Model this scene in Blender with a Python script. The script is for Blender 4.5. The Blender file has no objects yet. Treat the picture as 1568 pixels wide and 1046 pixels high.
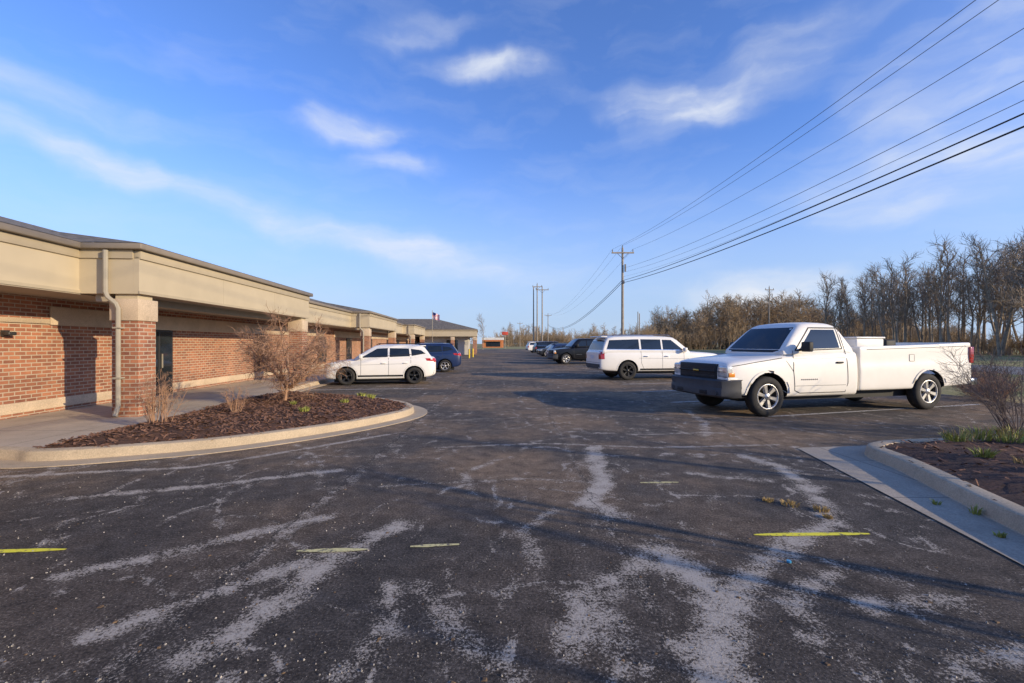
import bpy, bmesh, math, random
import numpy as np
from mathutils import Vector, Matrix, noise
from mathutils.bvhtree import BVHTree
R=math.radians
scene=bpy.context.scene
COL=scene.collection
# ------------------------------------------------------------------ helpers
def N(nt,t,ins=None,**kw):
    n=nt.nodes.new(t)
    for k,v in kw.items(): setattr(n,k,v)
    for k,v in (ins or {}).items():
        if isinstance(v,bpy.types.NodeSocket): nt.links.new(v,n.inputs[k])
        else: n.inputs[k].default_value=v
    return n
def M(nt,op,a,b=0.0,c=0.0,clamp=False):
    n=N(nt,'ShaderNodeMath',{0:a,1:b,2:c},operation=op); n.use_clamp=clamp
    return n.outputs[0]
def ramp(nt,fac,stops,interp='LINEAR'):
    n=N(nt,'ShaderNodeValToRGB',{0:fac}); cr=n.color_ramp; cr.interpolation=interp
    while len(cr.elements)<len(stops): cr.elements.new(0.5)
    for e,(p,c) in zip(cr.elements,stops):
        e.position=p; e.color=(c,c,c,1) if isinstance(c,(int,float)) else (*c,1)
    return n.outputs[0]
def mix(nt,f,a,b,blend='MIX'):
    n=nt.nodes.new('ShaderNodeMix'); n.data_type='RGBA'; n.blend_type=blend
    def put(s,v):
        if isinstance(v,bpy.types.NodeSocket): nt.links.new(v,s)
        elif isinstance(v,(int,float)): s.default_value=v
        else: s.default_value=(*v,1) if len(v)==3 else v
    put(n.inputs[0],f); put(n.inputs[6],a); put(n.inputs[7],b)
    return n.outputs[2]
def newmat(name):
    m=bpy.data.materials.new(name); m.use_nodes=True
    nt=m.node_tree; return m,nt,nt.nodes['Principled BSDF']
def noi(nt,vec,scale,detail=4,rough=.55,dist=0):
    return N(nt,'ShaderNodeTexNoise',{'Vector':vec,'Scale':scale,'Detail':detail,'Roughness':rough,'Distortion':dist}).outputs[0]
def objco(nt): return N(nt,'ShaderNodeTexCoord').outputs['Object']
def pmat(name,col,rough=.6,metal=0.,var=.15,scale=3.,bump=0.,bscale=40.,coat=0.,spec=.5):
    m,nt,b=newmat(name); co=objco(nt)
    f=noi(nt,co,scale,3)
    c1=tuple(c*(1-var) for c in col); c2=tuple(min(1,c*(1+var)) for c in col)
    nt.links.new(mix(nt,ramp(nt,f,[(.3,0.),(.7,1.)]),c1,c2),b.inputs['Base Color'])
    b.inputs['Roughness'].default_value=rough; b.inputs['Metallic'].default_value=metal
    b.inputs['Coat Weight'].default_value=coat; b.inputs['Coat Roughness'].default_value=.04
    b.inputs['Specular IOR Level'].default_value=spec
    if bump>0:
        n=noi(nt,co,bscale,6,.65)
        bp=N(nt,'ShaderNodeBump',{'Height':n,'Strength':bump,'Distance':.02})
        nt.links.new(bp.outputs[0],b.inputs['Normal'])
    return m
def mesh_obj(name,verts,faces,mat=None,parent=None,smooth=False):
    me=bpy.data.meshes.new(name); me.from_pydata([tuple(v) for v in verts],[],faces); me.update()
    if mat: me.materials.append(mat)
    if smooth: me.polygons.foreach_set('use_smooth',[True]*len(me.polygons))
    o=bpy.data.objects.new(name,me); COL.objects.link(o)
    if parent: o.parent=parent
    return o
def empty(name,loc=(0,0,0),rz=0):
    e=bpy.data.objects.new(name,None); COL.objects.link(e); e.location=loc; e.rotation_euler=(0,0,rz)
    e.empty_display_size=.3; return e
def box(name,lo,hi,mat,parent=None,bev=0.,seg=2):
    bm=bmesh.new(); bmesh.ops.create_cube(bm,size=1)
    for v in bm.verts:
        v.co=Vector([(lo[i]+hi[i])/2+v.co[i]*(hi[i]-lo[i]) for i in range(3)])
    if bev>0: bmesh.ops.bevel(bm,geom=bm.edges[:],offset=bev,segments=seg,affect='EDGES',profile=.5)
    me=bpy.data.meshes.new(name); bm.to_mesh(me); bm.free(); me.materials.append(mat)
    if bev>0:
        me.polygons.foreach_set('use_smooth',[True]*len(me.polygons)); me.set_sharp_from_angle(angle=R(50))
    o=bpy.data.objects.new(name,me); COL.objects.link(o)
    if parent: o.parent=parent
    return o
def prism(name,pts,z0,z1,mat,parent=None):
    n=len(pts); vs=[(x,y,z0) for x,y in pts]+[(x,y,z1) for x,y in pts]
    fs=[tuple(range(n))[::-1],tuple(range(n,2*n))]+[(i,(i+1)%n,n+(i+1)%n,n+i) for i in range(n)]
    return mesh_obj(name,vs,fs,mat,parent)
def tube(name,pts,r,mat,parent=None,sides=10,r1=None):
    vs=[];fs=[]
    n=len(pts)
    for i,p in enumerate(pts):
        p=Vector(p); a=Vector(pts[max(0,i-1)]); b=Vector(pts[min(n-1,i+1)]); d=(b-a).normalized()
        u=d.orthogonal().normalized(); w=d.cross(u); rr=r if r1 is None else r+(r1-r)*i/(n-1)
        for k in range(sides):
            t=2*math.pi*k/sides; vs.append(p+u*math.cos(t)*rr+w*math.sin(t)*rr)
    for i in range(n-1):
        for k in range(sides):
            a=i*sides+k; b=i*sides+(k+1)%sides; fs.append((a,b,b+sides,a+sides))
    fs.append(tuple(range(sides))[::-1]); fs.append(tuple(range((n-1)*sides,n*sides)))
    return mesh_obj(name,vs,fs,mat,parent,smooth=False)

# ------------------------------------------------------------------ camera
cam=bpy.data.cameras.new('camera'); co=bpy.data.objects.new('camera',cam); COL.objects.link(co)
co.location=(0,0,1.6); co.rotation_euler=(R(90),0,0); cam.lens=16; cam.sensor_width=36
cam.shift_y=.002; cam.clip_end=3000; cam.clip_start=.05; scene.camera=co
scene.view_settings.view_transform='Standard'; scene.view_settings.look='None'; scene.view_settings.exposure=0
# ------------------------------------------------------------------ sun + sky
EL=R(16); AZ=math.atan2(.885,-.465)
sd=Vector((math.sin(AZ)*math.cos(EL),math.cos(AZ)*math.cos(EL),math.sin(EL)))
sl=bpy.data.lights.new('sun','SUN'); so=bpy.data.objects.new('sun',sl); COL.objects.link(so)
sl.energy=5.0; sl.angle=R(.5); sl.color=(1,.82,.56); so.rotation_euler=sd.to_track_quat('Z','Y').to_euler()
so.location=(20,-10,20)
w=bpy.data.worlds.new('World'); scene.world=w; w.use_nodes=True; nt=w.node_tree
bg=nt.nodes['Background']
sky=N(nt,'ShaderNodeTexSky',sky_type='NISHITA'); sky.sun_disc=False; sky.sun_elevation=EL; sky.sun_rotation=AZ
sky.air_density=1.0; sky.dust_density=.3; sky.ozone_density=2.0; sky.altitude=200
gen=N(nt,'ShaderNodeTexCoord').outputs['Generated']
sx=N(nt,'ShaderNodeSeparateXYZ',{0:gen})
az=M(nt,'ARCTAN2',sx.outputs[0],sx.outputs[1]); el=M(nt,'ARCSINE',sx.outputs[2])
cv=N(nt,'ShaderNodeCombineXYZ',{0:az,1:el,2:0.}).outputs[0]
wn=N(nt,'ShaderNodeTexNoise',{'Vector':cv,'Scale':7.,'Detail':5.,'Roughness':.5}).outputs['Color']
wv=N(nt,'ShaderNodeVectorMath',{0:wn,1:(.5,.5,.5)},operation='SUBTRACT').outputs[0]
wv=N(nt,'ShaderNodeVectorMath',{0:wv,1:(.20,.08,0)},operation='MULTIPLY').outputs[0]
cw=N(nt,'ShaderNodeVectorMath',{0:cv,1:wv},operation='ADD').outputs[0]
wisps=[(-3.0,31.2,6.5,1.0,0,.66),(-18.9,24.4,6,1.25,4,.60),(-13.6,21.4,5.5,.9,-2,.42),(20,26.2,8,1.4,-8,.56),(28,27.5,12,2.2,14,.36),
 (-49,18.2,13,1.1,-10,.40),(-36,15.4,12,1.1,-12,.36),(-22,12.8,15,1.4,-11,.36),(-6.9,9.8,15,1.8,-10,.42),
 (40,12.4,6,1.0,3,.32),(46,16.2,12,2.2,6,.52),(45,23,13,4.5,28,.34),(29,5.4,8,1.7,0,1.1),(-47,21.3,11,1.2,-5,.28),(-12,33.8,6,1.1,8,.25)]
tot=None
for a,e,s1,s2,r,amp in wisps:
    mp=N(nt,'ShaderNodeMapping',{'Vector':cw,'Location':(R(a),R(e),0),'Rotation':(0,0,R(r)),'Scale':(R(s1)*1.6,R(s2)*2.1,1)},vector_type='TEXTURE')
    ln=N(nt,'ShaderNodeVectorMath',{0:mp.outputs[0]},operation='LENGTH').outputs['Value']
    mr=N(nt,'ShaderNodeMapRange',{0:ln,1:0.,2:1.,3:amp,4:0.},interpolation_type='SMOOTHERSTEP').outputs[0]
    tot=mr if tot is None else M(nt,'ADD',tot,mr)
fm=N(nt,'ShaderNodeMapping',{'Vector':cw,'Rotation':(0,0,R(8)),'Scale':(3.0,11,1)}).outputs[0]
fib=N(nt,'ShaderNodeTexNoise',{'Vector':fm,'Scale':1.7,'Detail':7.,'Roughness':.54}).outputs[0]
fibm=N(nt,'ShaderNodeMapRange',{0:fib,1:.32,2:.68,3:.35,4:1.2}).outputs[0]
cm=M(nt,'MULTIPLY',tot,fibm,clamp=True)
veil=N(nt,'ShaderNodeMapRange',{0:fib,1:.46,2:.85,3:0.,4:.16}).outputs[0]
cm=M(nt,'ADD',cm,veil,clamp=True)
skyc=N(nt,'ShaderNodeVectorMath',{0:sky.outputs[0],1:(.135,.176,.280)},operation='MULTIPLY').outputs[0]
hz=N(nt,'ShaderNodeMapRange',{0:el,1:0.,2:.42,3:.9,4:0.},interpolation_type='SMOOTHSTEP').outputs[0]
skyh=mix(nt,hz,skyc,(.46,.60,.83))
fin=mix(nt,cm,skyh,(.80,.85,.94))
nt.links.new(fin,bg.inputs[0]); bg.inputs[1].default_value=1.0

# ------------------------------------------------------------------ materials
def asphalt():
    m,nt,b=newmat('asphalt'); co=objco(nt)
    at=N(nt,'ShaderNodeAttribute',attribute_name='dust').outputs['Fac']
    big=noi(nt,co,.30,4,.6); fine=noi(nt,co,55,4,.8); med=noi(nt,co,4.5,8,.76,.3)
    sp=N(nt,'ShaderNodeSeparateXYZ',{0:co})
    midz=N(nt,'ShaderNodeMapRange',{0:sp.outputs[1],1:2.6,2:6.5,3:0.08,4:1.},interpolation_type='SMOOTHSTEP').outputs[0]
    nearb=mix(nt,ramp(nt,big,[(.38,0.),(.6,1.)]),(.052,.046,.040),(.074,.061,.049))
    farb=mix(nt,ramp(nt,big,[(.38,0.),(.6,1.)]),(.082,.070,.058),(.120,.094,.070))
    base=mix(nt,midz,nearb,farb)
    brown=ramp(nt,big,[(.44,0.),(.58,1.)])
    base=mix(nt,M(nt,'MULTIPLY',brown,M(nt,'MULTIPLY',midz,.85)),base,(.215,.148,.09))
    base=mix(nt,.75,base,mix(nt,1.0,base,ramp(nt,med,[(.32,.45),(.5,1.),(.68,1.7)]),'MULTIPLY'))
    base=mix(nt,1.0,base,ramp(nt,fine,[(.3,.25),(.5,1.),(.7,2.3)]),'MULTIPLY')
    vo=N(nt,'ShaderNodeTexVoronoi',{'Vector':co,'Scale':95.})
    chip=ramp(nt,vo.outputs['Distance'],[(.0,1.),(.22,1.),(.34,0.)])
    sel=ramp(nt,N(nt,'ShaderNodeSeparateColor',{0:vo.outputs['Color']}).outputs[0],[(.78,0.),(.98,1.)])
    base=mix(nt,M(nt,'MULTIPLY',M(nt,'MULTIPLY',chip,sel),.7),base,(.38,.34,.28))
    wr=noi(nt,N(nt,'ShaderNodeMapping',{'Vector':co,'Rotation':(0,0,R(12)),'Scale':(1.7,.9,1)}).outputs[0],1.5,7,.70,1.1)
    gw=N(nt,'ShaderNodeMapRange',{0:wr,1:.50,2:.70,3:0.,4:.66}).outputs[0]
    cwp=N(nt,'ShaderNodeVectorMath',{0:co,1:N(nt,'ShaderNodeVectorMath',{0:N(nt,'ShaderNodeTexNoise',{'Vector':co,'Scale':2.2,'Detail':5.}).outputs['Color'],'Scale':.55},operation='SCALE').outputs[0]},operation='ADD').outputs[0]
    ve=N(nt,'ShaderNodeTexVoronoi',{'Vector':cwp,'Scale':.55},feature='DISTANCE_TO_EDGE').outputs['Distance']
    halo=M(nt,'MULTIPLY',ramp(nt,ve,[(.0,.7),(.03,0.)]),ramp(nt,wr,[(.42,.2),(.55,1.)]))
    src=M(nt,'MAXIMUM',M(nt,'MAXIMUM',M(nt,'MULTIPLY',at,.90),gw),halo)
    s=M(nt,'ADD',src,M(nt,'ADD',M(nt,'MULTIPLY',M(nt,'SUBTRACT',med,.5),2.6),M(nt,'MULTIPLY',M(nt,'SUBTRACT',fine,.5),2.8)))
    gate=ramp(nt,src,[(.10,0.),(.38,1.)])
    d=M(nt,'MULTIPLY',ramp(nt,s,[(.46,0.),(.60,.6),(1.,1.)]),gate)
    base=mix(nt,M(nt,'MULTIPLY',d,.92),base,(.50,.44,.36))
    wob=M(nt,'MULTIPLY',M(nt,'SUBTRACT',med,.5),.22); wob=M(nt,'ADD',wob,M(nt,'MULTIPLY',M(nt,'SUBTRACT',wr,.5),.5))
    xw=M(nt,'ADD',sp.outputs[0],wob); ck=None
    for x0,wd in ((-1.95,.014),(.85,.009),(4.1,.012)):
        l=M(nt,'LESS_THAN',M(nt,'ABSOLUTE',M(nt,'SUBTRACT',xw,x0)),wd)
        ck=l if ck is None else M(nt,'MAXIMUM',ck,l)
    c2=M(nt,'MULTIPLY',ramp(nt,ve,[(.0,1.),(.0025,.8),(.005,0.)]),ramp(nt,big,[(.45,.1),(.55,.7)]))
    ck=M(nt,'MAXIMUM',M(nt,'MULTIPLY',ck,ramp(nt,med,[(.4,.35),(.55,1.)])),c2)
    base=mix(nt,M(nt,'MULTIPLY',ck,.8),base,(.02,.019,.018))
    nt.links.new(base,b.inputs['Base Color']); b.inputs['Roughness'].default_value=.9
    b.inputs['Specular IOR Level'].default_value=.2
    h=M(nt,'ADD',fine,M(nt,'MULTIPLY',chip,.25))
    bp=N(nt,'ShaderNodeBump',{'Height':h,'Strength':.7,'Distance':.008}); nt.links.new(bp.outputs[0],b.inputs['Normal'])
    return m
def brick():
    m,nt,b=newmat('brick'); co=objco(nt); sp=N(nt,'ShaderNodeSeparateXYZ',{0:co})
    v=N(nt,'ShaderNodeCombineXYZ',{0:M(nt,'ADD',sp.outputs[0],sp.outputs[1]),1:sp.outputs[2],2:0.}).outputs[0]
    br=N(nt,'ShaderNodeTexBrick',{'Vector':v,'Color1':(.46,.175,.085,1),'Color2':(.17,.062,.04,1),'Mortar':(.42,.36,.29,1),'Scale':1.,'Mortar Size':.010,'Bias':-.1,'Brick Width':.225,'Row Height':.080})
    n=noi(nt,v,4.7,4); c=mix(nt,.35,br.outputs[0],mix(nt,ramp(nt,n,[(.35,0.),(.65,1.)]),(.25,.095,.058),(.50,.225,.115)))
    c=mix(nt,br.outputs[1],c,(.48,.38,.27))
    c=mix(nt,1.,c,ramp(nt,noi(nt,v,.8,5,.6),[(.3,.8),(.7,1.12)]),'MULTIPLY')
    nt.links.new(c,b.inputs['Base Color']); b.inputs['Roughness'].default_value=.9
    bp=N(nt,'ShaderNodeBump',{'Height':M(nt,'SUBTRACT',1.,br.outputs[1]),'Strength':.6,'Distance':.01}); nt.links.new(bp.outputs[0],b.inputs['Normal'])
    return m
def concrete(name,col,joint=0.):
    m,nt,b=newmat(name); co=objco(nt)
    c=mix(nt,ramp(nt,noi(nt,co,1.2,6,.65),[(.3,0.),(.7,1.)]),tuple(x*.72 for x in col),col)
    c=mix(nt,1.0,c,ramp(nt,noi(nt,co,70,3,.6),[(.3,.75),(.7,1.15)]),'MULTIPLY')
    c=mix(nt,ramp(nt,noi(nt,co,6,5,.7),[(.55,0.),(.75,.5)]),c,tuple(x*.45 for x in col))
    if joint:
        sp=N(nt,'ShaderNodeSeparateXYZ',{0:co})
        for o_ in (0,1):
            f=M(nt,'FRACT',M(nt,'DIVIDE',M(nt,'ADD',sp.outputs[o_],100.3),joint))
            c=mix(nt,M(nt,'MULTIPLY',M(nt,'LESS_THAN',f,.010),.7),c,(.06,.055,.05))
    nt.links.new(c,b.inputs['Base Color']); b.inputs['Roughness'].default_value=.9
    bp=N(nt,'ShaderNodeBump',{'Height':noi(nt,co,45,5,.7),'Strength':.3,'Distance':.01}); nt.links.new(bp.outputs[0],b.inputs['Normal'])
    return m
def shingles():
    m,nt,b=newmat('roof_shingles'); co=objco(nt)
    br=N(nt,'ShaderNodeTexBrick',{'Vector':co,'Color1':(.24,.20,.15,1),'Color2':(.14,.12,.09,1),'Mortar':(.07,.06,.05,1),'Scale':1.,'Mortar Size':.012,'Brick Width':.3,'Row Height':.14})
    c=mix(nt,1.,br.outputs[0],ramp(nt,noi(nt,co,9,5,.7),[(.3,.7),(.7,1.3)]),'MULTIPLY')
    nt.links.new(c,b.inputs['Base Color']); b.inputs['Roughness'].default_value=.95
    return m
def grassm():
    m,nt,b=newmat('lawn'); co=objco(nt)
    c=mix(nt,ramp(nt,noi(nt,co,.25,6,.65),[(.35,0.),(.62,1.)]),(.17,.20,.045),(.34,.27,.12))
    c=mix(nt,1.,c,ramp(nt,noi(nt,co,14,5,.7),[(.3,.65),(.7,1.35)]),'MULTIPLY')
    nt.links.new(c,b.inputs['Base Color']); b.inputs['Roughness'].default_value=.95
    bp=N(nt,'ShaderNodeBump',{'Height':noi(nt,co,20,5,.7),'Strength':.7,'Distance':.05}); nt.links.new(bp.outputs[0],b.inputs['Normal'])
    return m
def paintline(name,col,cov):
    m,nt,b=newmat(name); co=objco(nt)
    f=ramp(nt,noi(nt,co,22,7,.75),[(cov-.06,0.),(cov+.05,1.)])
    nt.links.new(mix(nt,f,(.085,.08,.075),col),b.inputs['Base Color']); b.inputs['Roughness'].default_value=.85
    return m
MA=asphalt(); MB=brick(); MC=concrete('concrete',(.58,.48,.35),1.5); MK=concrete('kerb_concrete',(.56,.44,.29))
MS=concrete('limestone',(.66,.51,.35)); MR=shingles(); MG=grassm()
MF=pmat('fascia_panel',(.49,.41,.28),.75,var=.06,scale=1.2,spec=.3); MF2=pmat('fascia_trim',(.42,.35,.24),.7,var=.05,spec=.3)
MGU=pmat('gutter',(.23,.19,.145),.6,var=.08); MSO=pmat('soffit',(.38,.32,.235),.8,var=.05)
MGL=pmat('window_glass',(.02,.025,.03),.06,var=.3,spec=.8); MDK=pmat('dark_frame',(.035,.033,.03),.45)
MDS=pmat('downspout_metal',(.34,.30,.23),.55,var=.06)
MUL=pmat('mulch',(.095,.045,.026),.95,var=.55,scale=28,bump=1.,bscale=60)
MYL=paintline('yellow_paint',(.85,.74,.05),.42); MYF=paintline('faded_yellow_paint',(.66,.58,.26),.46); MWL=paintline('white_paint',(.66,.63,.57),.47)
MBR=pmat('bark',(.29,.225,.16),.95,var=.4,scale=1.5); MBR2=pmat('bark_far',(.33,.235,.135),.95,var=.35,scale=.3)
MTW=pmat('shrub_twigs',(.38,.22,.13),.9,var=.3,scale=5); MTW2=pmat('dark_twigs',(.19,.14,.11),.9,var=.3,scale=5)
MLF=pmat('fresh_leaves',(.30,.31,.06),.6,var=.45,scale=9); MDG=pmat('dry_grass',(.42,.29,.11),.9,var=.3,scale=20)
MWD=pmat('weathered_wood',(.32,.27,.21),.9,var=.2); MWI=pmat('wire_black',(.02,.02,.022),.6); MWI2=pmat('wire_alu',(.10,.10,.11),.5)
# ------------------------------------------------------------------ ground
mesh_obj('ground',[(-1500,-300,-.012),(1500,-300,-.012),(1500,2600,-.012),(-1500,2600,-.012)],[(0,1,2,3)],MG)
xs=np.concatenate([np.array([-60,-40,-30,-20]),np.arange(-14,13.61,.07),[13.65]])
ys=np.concatenate([np.arange(-40,1.0,2.),np.arange(1.2,8,.05),np.arange(8,20,.14),np.arange(20,60,1.),np.arange(60,140,8)])
X,Y=np.meshgrid(xs,ys); nx=len(xs); ny=len(ys)
def segd(X,Y,a,b):
    ax,ay=a;bx,by=b; dx,dy=bx-ax,by-ay; L=dx*dx+dy*dy+1e-9
    t=np.clip(((X-ax)*dx+(Y-ay)*dy)/L,0,1); return np.hypot(X-ax-t*dx,Y-ay-t*dy)
dust=np.zeros_like(X)
streaks=[([(1.25,7.0),(1.18,6.41),(1.05,5.21),(.76,4.57),(.98,4.26)],.15,1.),([(1.15,3.55),(1.25,3.15),(1.29,2.76),(1.05,2.4),(.92,1.9)],.16,1.),
([(1.29,2.76),(1.65,3.15),(2.3,3.7),(2.9,4.07),(3.26,4.98)],.14,.8),([(3.26,4.98),(3.48,5.9),(3.3,6.5)],.14,.9),([(.94,3.34),(.47,2.83),(.32,2.4)],.13,.85),
([(-.96,4.07),(-1.36,3.34),(-1.44,2.76),(-1.63,2.35)],.13,.85),([(-2.18,5.75),(-3.53,5.09),(-4.6,4.7)],.09,.85),([(-3.09,3.15),(-2.64,3.44),(-1.72,4.22)],.11,.75),
([(-2.28,2.51),(-1.86,2.98),(-1.5,3.4)],.11,.8),([(2.15,2.8),(2.75,2.79)],.13,.7),([(-6.15,5.47),(-4.1,5.9),(-3.26,6.8),(-2.2,8.0)],.07,.9),
([(.3,2.9),(.6,2.6),(.5,2.2)],.12,.65),([(1.6,2.4),(1.8,2.9),(2.3,3.2)],.12,.6),([(-.6,3.0),(-.3,2.5),(.0,2.2)],.11,.6),([(-1.2,7.0),(.5,7.3),(2.2,7.0),(4.2,7.2)],.06,.75),
([(.6,8.4),(2.2,8.0),(3.9,8.2)],.07,.75),([(-1.95,1.5),(-1.9,6),(-1.95,14)],.14,.42),([(3.4,8.),(3.9,9.2),(4.2,11)],.12,.75),([(-1.5,5.1),(.2,5.4),(1.2,5.2)],.05,.65),([(-3.0,2.3),(-2.6,2.1),(-1.6,2.0)],.11,.65),
([(.85,1.5),(.85,8),(.85,16)],.08,.45),([(-5.8,4.6),(-4.6,3.9),(-3.9,3.2)],.09,.7),([(1.9,1.9),(2.3,2.3),(2.9,2.4)],.10,.6),([(-.9,2.0),(-.7,2.5),(-.8,3.0)],.10,.6),([(-1.2,9.5),(1.5,10.2),(3.5,9.8)],.10,.55),([(2.2,5.6),(3.0,5.3)],.10,.65),
([(-.2,6.3),(-.6,5.6),(-.4,4.9)],.07,.6),([(-3.4,7.2),(-2.6,6.2),(-2.2,5.2)],.07,.6),([(.4,4.4),(.1,3.9),(.2,3.3)],.09,.6)]
for pts,wd,am in streaks:
    D=np.full_like(X,99.)
    for a,b in zip(pts[:-1],pts[1:]): D=np.minimum(D,segd(X,Y,a,b))
    dust=np.maximum(dust,am*np.exp(-(D/wd)**2*.9))
me=bpy.data.meshes.new('parking_lot')
idx=np.arange(nx*ny).reshape(ny,nx)
F=np.stack([idx[:-1,:-1],idx[:-1,1:],idx[1:,1:],idx[1:,:-1]],-1).reshape(-1,4)
V=np.stack([X,Y,np.zeros_like(X)],-1).reshape(-1,3)
me.vertices.add(len(V)); me.vertices.foreach_set('co',V.ravel())
me.loops.add(F.size); me.loops.foreach_set('vertex_index',F.ravel().astype(np.int32))
me.polygons.add(len(F)); me.polygons.foreach_set('loop_start',np.arange(0,F.size,4,dtype=np.int32)); me.update(calc_edges=True); me.validate()
at=me.attributes.new('dust','FLOAT','POINT'); at.data.foreach_set('value',dust.ravel().astype(np.float32))
me.materials.append(MA); o=bpy.data.objects.new('parking_lot',me); COL.objects.link(o)
mesh_obj('road',[(27,-100,-.006),(36,-100,-.006),(30,700,-.006),(21,700,-.006)],[(0,1,2,3)],pmat('road_asphalt',(.16,.155,.145),.9))
def lines(name,segs,wd,mat,z=.005):
    vs=[];fs=[]
    for (a,b) in segs:
        a=Vector(a);b=Vector(b);d=(b-a).normalized(); n=Vector((-d.y,d.x))*wd/2
        i=len(vs); n_=max(1,int((b-a).length/.10))
        for k in range(n_+1):
            p=a.lerp(b,k/n_); j=1+.3*noise.noise(Vector((p.x*9,p.y*9,3))); e_=min(1,.35+k*.4,.35+(n_-k)*.4)
            vs+= [(p.x-n.x*j*e_,p.y-n.y*j*e_,z),(p.x+n.x*j*e_,p.y+n.y*j*e_,z)]
        for k in range(n_): q=i+2*k; fs.append((q,q+2,q+3,q+1))
    return mesh_obj(name,vs,fs,mat)
lines('yellow_marking',[((2.02,3.80),(3.0,3.82)),((-4.2,3.48),(-3.46,3.53))],.06,MYL)
lines('faded_yellow_marking',[((-1.66,3.5),(-1.12,3.53)),((-.8,3.58),(-.42,3.62)),((1.47,5.22),(1.92,5.24)),((-5.6,3.9),(-5.2,3.92))],.06,MYF)
sl_=[((5.6,9.95),(12.4,12.0))]+[((4.3,9.6+2.75*k),(9.6,9.6+2.75*k+1.5)) for k in range(1,26)]
sl_+=[((-3.0-.069*2.75*k,16.2+2.75*k),(-7.3-.069*2.75*k,15.6+2.75*k)) for k in range(0,14)]
lines('white_stall_lines',sl_,.10,MWL)
# ------------------------------------------------------------------ kerbs
def catmull(pts,n=6):
    out=[]
    P=[Vector(p) for p in pts]
    for i in range(len(P)-1):
        p0=P[max(0,i-1)];p1=P[i];p2=P[i+1];p3=P[min(len(P)-1,i+2)]
        for k in range(n):
            t=k/n; out.append(.5*((2*p1)+(-p0+p2)*t+(2*p0-5*p1+4*p2-p3)*t*t+(-p0+3*p1-3*p2+p3)*t**3))
    out.append(P[-1]); return out
def sweep(name,pts,prof,mat,closed_ends=True):
    vs=[];fs=[];m=len(prof);n=len(pts)
    for i,p in enumerate(pts):
        d=(pts[min(n-1,i+1)]-pts[max(0,i-1)]).normalized(); nn=Vector((-d.y,d.x))
        for off,z in prof: vs.append((p.x+nn.x*off,p.y+nn.y*off,z))
    for i in range(n-1):
        for k in range(m-1):
            a=i*m+k; fs.append((a,a+m,a+m+1,a+1))
    o=mesh_obj(name,vs,fs,mat,smooth=True); o.data.set_sharp_from_angle(angle=R(35)); return o
kprof=[(-.30,-.004),(-.30,.010),(0.,.016),(.02,.115),(.035,.14),(.06,.15),(.19,.15),(.21,.13),(.21,0)]
L1=[(-30,6.45),(-12,6.35),(-7.4,6.25),(-6.4,6.12),(-5.37,6.45),(-4.34,7.0),(-3.29,8.08),(-2.6,9.14),(-2.25,10.1),(-2.4,11.0),(-3.0,11.8),(-4.1,12.6),(-5.6,13.3),(-6.9,14.0)]
L1s=catmull(L1); 
tail=[Vector((-7.25,14.5)),Vector((-7.3,15.0))]+[Vector((-7.3-.069*(y-15),y)) for y in range(17,62,3)]
sweep('kerb',L1s+tail,kprof,MK)
L2=[(16,8.0),(9,7.35),(6.2,7.0),(5.35,6.78),(5.0,6.4),(4.85,5.7),(4.25,3.78),(3.6,1.2),(2.7,-2),(1.8,-6)]
L2s=catmull(L2)
sweep('kerb.001',L2s,[(-.02,0.0),(0.,.016),(.02,.115),(.035,.14),(.06,.15),(.21,.15),(.23,.13),(.23,0)],MK)
mesh_obj('concrete_apron',[(4.35,6.95,.008),(16,8.5,.008),(16,7.9,.008),(5.2,6.6,.008),(5.0,5.7,.008),(4.4,3.78,.008),(3.75,1.2,.008),(2.0,-6,.008),(1.3,-6,.008),(3.05,1.0,.008),(3.67,3.26,.008)],[tuple(range(11))[::-1]],concrete('apron_concrete',(.44,.37,.28),1.5))
prism('sidewalk',[(-30,6.6),(-7.4,6.42),(-6.5,6.3),(-6.2,7.1),(-6.2,9.2),(-6.4,13.5),(-6.95,14.15),(-7.35,14.7),(-7.42,15.2),(-10.55,60),(-15,60),(-11,8.9),(-30,8.9)],-.005,.128,MC)
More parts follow.
